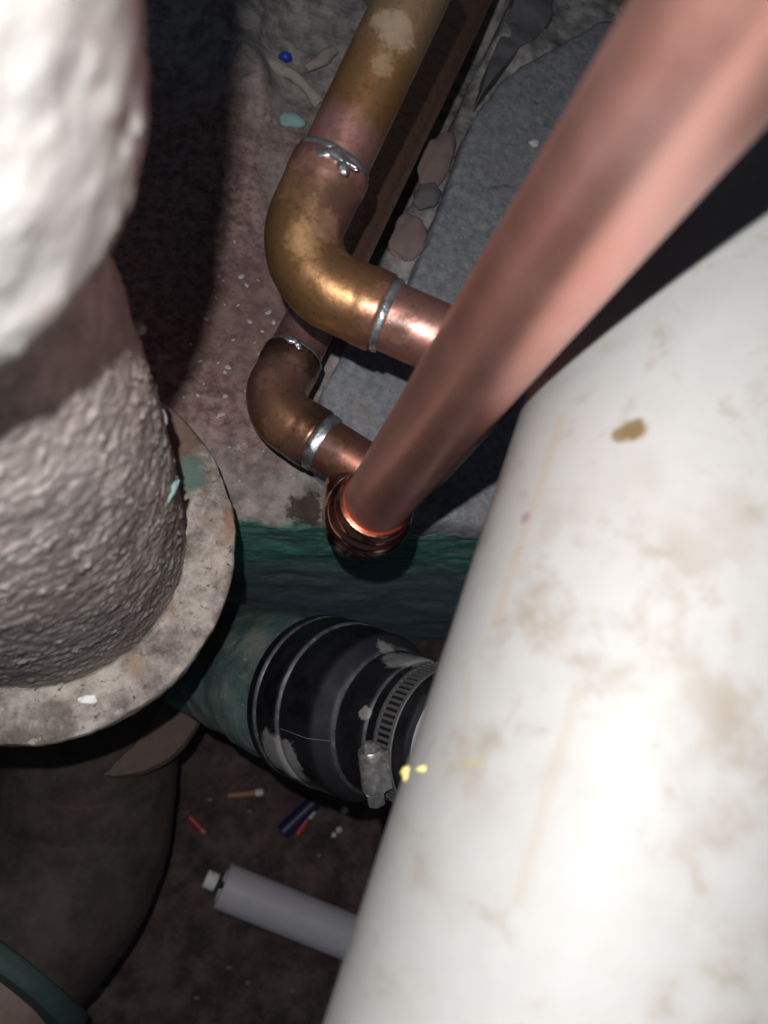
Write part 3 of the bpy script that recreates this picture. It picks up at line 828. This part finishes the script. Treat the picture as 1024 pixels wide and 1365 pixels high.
# ================================================================ scraps on the ledge
tag(blob('blue_chip', (0.0295, 0.4558, 0.4370), (.0040, .0030, .0030), M_BLUE, None, .4, 2, n=7), 'tiny bright blue plastic chip at the back of the ledge', 'chip')
tag(blob('teal_flake', (0.0368, 0.4064, 0.4340), (.0080, .0060, .0045), M_TEAL, None, .4, 5, n=9), 'pale teal flake on the brown ledge left of the upper copper pipe', 'flake')
tw = Path([(0.0149, 0.4531, 0.4360), (0.0223, 0.4447, 0.4370), (0.0320, 0.4433, 0.4370), (0.0410, 0.4387, 0.4360), (0.0472, 0.4332, 0.4340)], .01)
tag(sweep('root_twig', tw, [(0, .0018), (.01, .0040), (.03, .0032), (.05, .0052), (tw.length, .0030)], M_TWIG, None, segs=12, step=.003, disp=lambda V, s, th: .0010 * fbm(V, 140, 2, 4)), 'pale crooked twig on the dark back of the ledge', 'twig')
tw = Path([(0.0438, 0.4499, 0.4360), (0.0523, 0.4577, 0.4370), (0.0632, 0.4724, 0.4360)], .01)
tag(sweep('root_twig', tw, [(0, .0025), (.02, .0046), (tw.length, .0030)], M_TWIG, None, segs=12, step=.003, disp=lambda V, s, th: .0010 * fbm(V, 140, 2, 6)), 'short dull twig just left of the upper copper pipe', 'twig')
tag(blob('grit', (0.2020, 0.4053, 0.4535), (.0036, .0028, .0022), M_CLEAR, None, .4, 3, n=6), 'cream grit crumb on the grey slab at the riser edge', 'grit')
for q, sz, sd, lab in (((0.1355, 0.3892, 0.4385), (.026, .0105, .0045), 4, 'pinkish mortar lump between copper pipe and grey slab, the farther'), ((0.1154, 0.3236, 0.4375), (.018, .012, .0045), 8, 'pinkish mortar lump between copper pipe and grey slab, the nearer')):
    tag(blob('mortar_lump', q, sz, M_LUMP, None, .25, sd, Vector((.35, .9, 0)), n=16), lab, 'mortar lump')
tag(blob('mortar_lump', (0.1276, 0.3589, 0.4380), (.012, .009, .0045), M_DLUMP, None, .3, 12, Vector((.5, .6, 0)), n=14), 'dark mortar lump between the two pinkish ones', 'mortar lump')
CR = [((0.0039, 0.3062, 0.4330), 6), ((-0.0040, 0.2799, 0.4330), 5), ((-0.0012, 0.2772, 0.4330), 4), ((0.0094, 0.2816, 0.4330), 8), ((0.0129, 0.2762, 0.4330), 6), ((0.0200, 0.2806, 0.4330), 4), ((-0.0048, 0.2645, 0.4330), 4), ((0.0007, 0.2606, 0.4330), 4), ((0.0088, 0.2613, 0.4330), 5), ((-0.0096, 0.2493, 0.4330), 6),
      ((0.0270, 0.2588, 0.4330), 9), ((0.0305, 0.2525, 0.4330), 8), ((0.0161, 0.2509, 0.4330), 7), ((0.0240, 0.2454, 0.4330), 5), ((-0.0174, 0.2311, 0.4330), 5), ((-0.0111, 0.2206, 0.4330), 4), ((-0.0007, 0.2209, 0.4330), 4), ((0.0050, 0.2186, 0.4330), 8), ((0.0035, 0.2155, 0.4330), 5), ((0.0045, 0.1996, 0.4330), 7),
      ((-0.0112, 0.1987, 0.4330), 7), ((-0.0186, 0.1965, 0.4330), 5), ((-0.0079, 0.2063, 0.4330), 4), ((0.0031, 0.1875, 0.4330), 7), ((0.0011, 0.1859, 0.4330), 5), ((0.0089, 0.1680, 0.4330), 5), ((0.0446, 0.1542, 0.4330), 4), ((0.0468, 0.1525, 0.4330), 4), ((0.0101, 0.3384, 0.4330), 7), ((0.0138, 0.3584, 0.4330), 5),
      ((0.0286, 0.3638, 0.4330), 6), ((0.0219, 0.3720, 0.4330), 7), ((0.0155, 0.1480, 0.4330), 5), ((0.0285, 0.1675, 0.4330), 4), ((0.0070, 0.2369, 0.4330), 5), ((0.0199, 0.2371, 0.4330), 4), ((-0.0061, 0.2696, 0.4330), 3), ((0.0163, 0.2043, 0.4330), 4), ((0.0200, 0.1927, 0.4330), 5), ((0.0225, 0.2299, 0.4330), 4)]
for k, (q, d) in enumerate(CR):
    r_ = d * .00021
    tag(blob('plaster_crumb', (q[0], q[1], .4315), (r_ * random.uniform(.9, 1.6), r_ * random.uniform(.7, 1.1), r_ * .6), M_WHITEP, None, .4, k, Vector((random.uniform(-1, 1), random.uniform(-1, 1), 0)), n=5), 'small pale plaster crumb on the brown ledge beside the copper elbows', 'crumb', 'plaster crumbs on the ledge')
tag(blob('paint_chip', (-0.0442, 0.0221, 0.4962), (.0032, .0022, .0010), M_SPECK, None, .4, 3, Vector((1, .1, 0)), n=8), 'white paint chip lying on the chipped iron rim', 'paint chip')
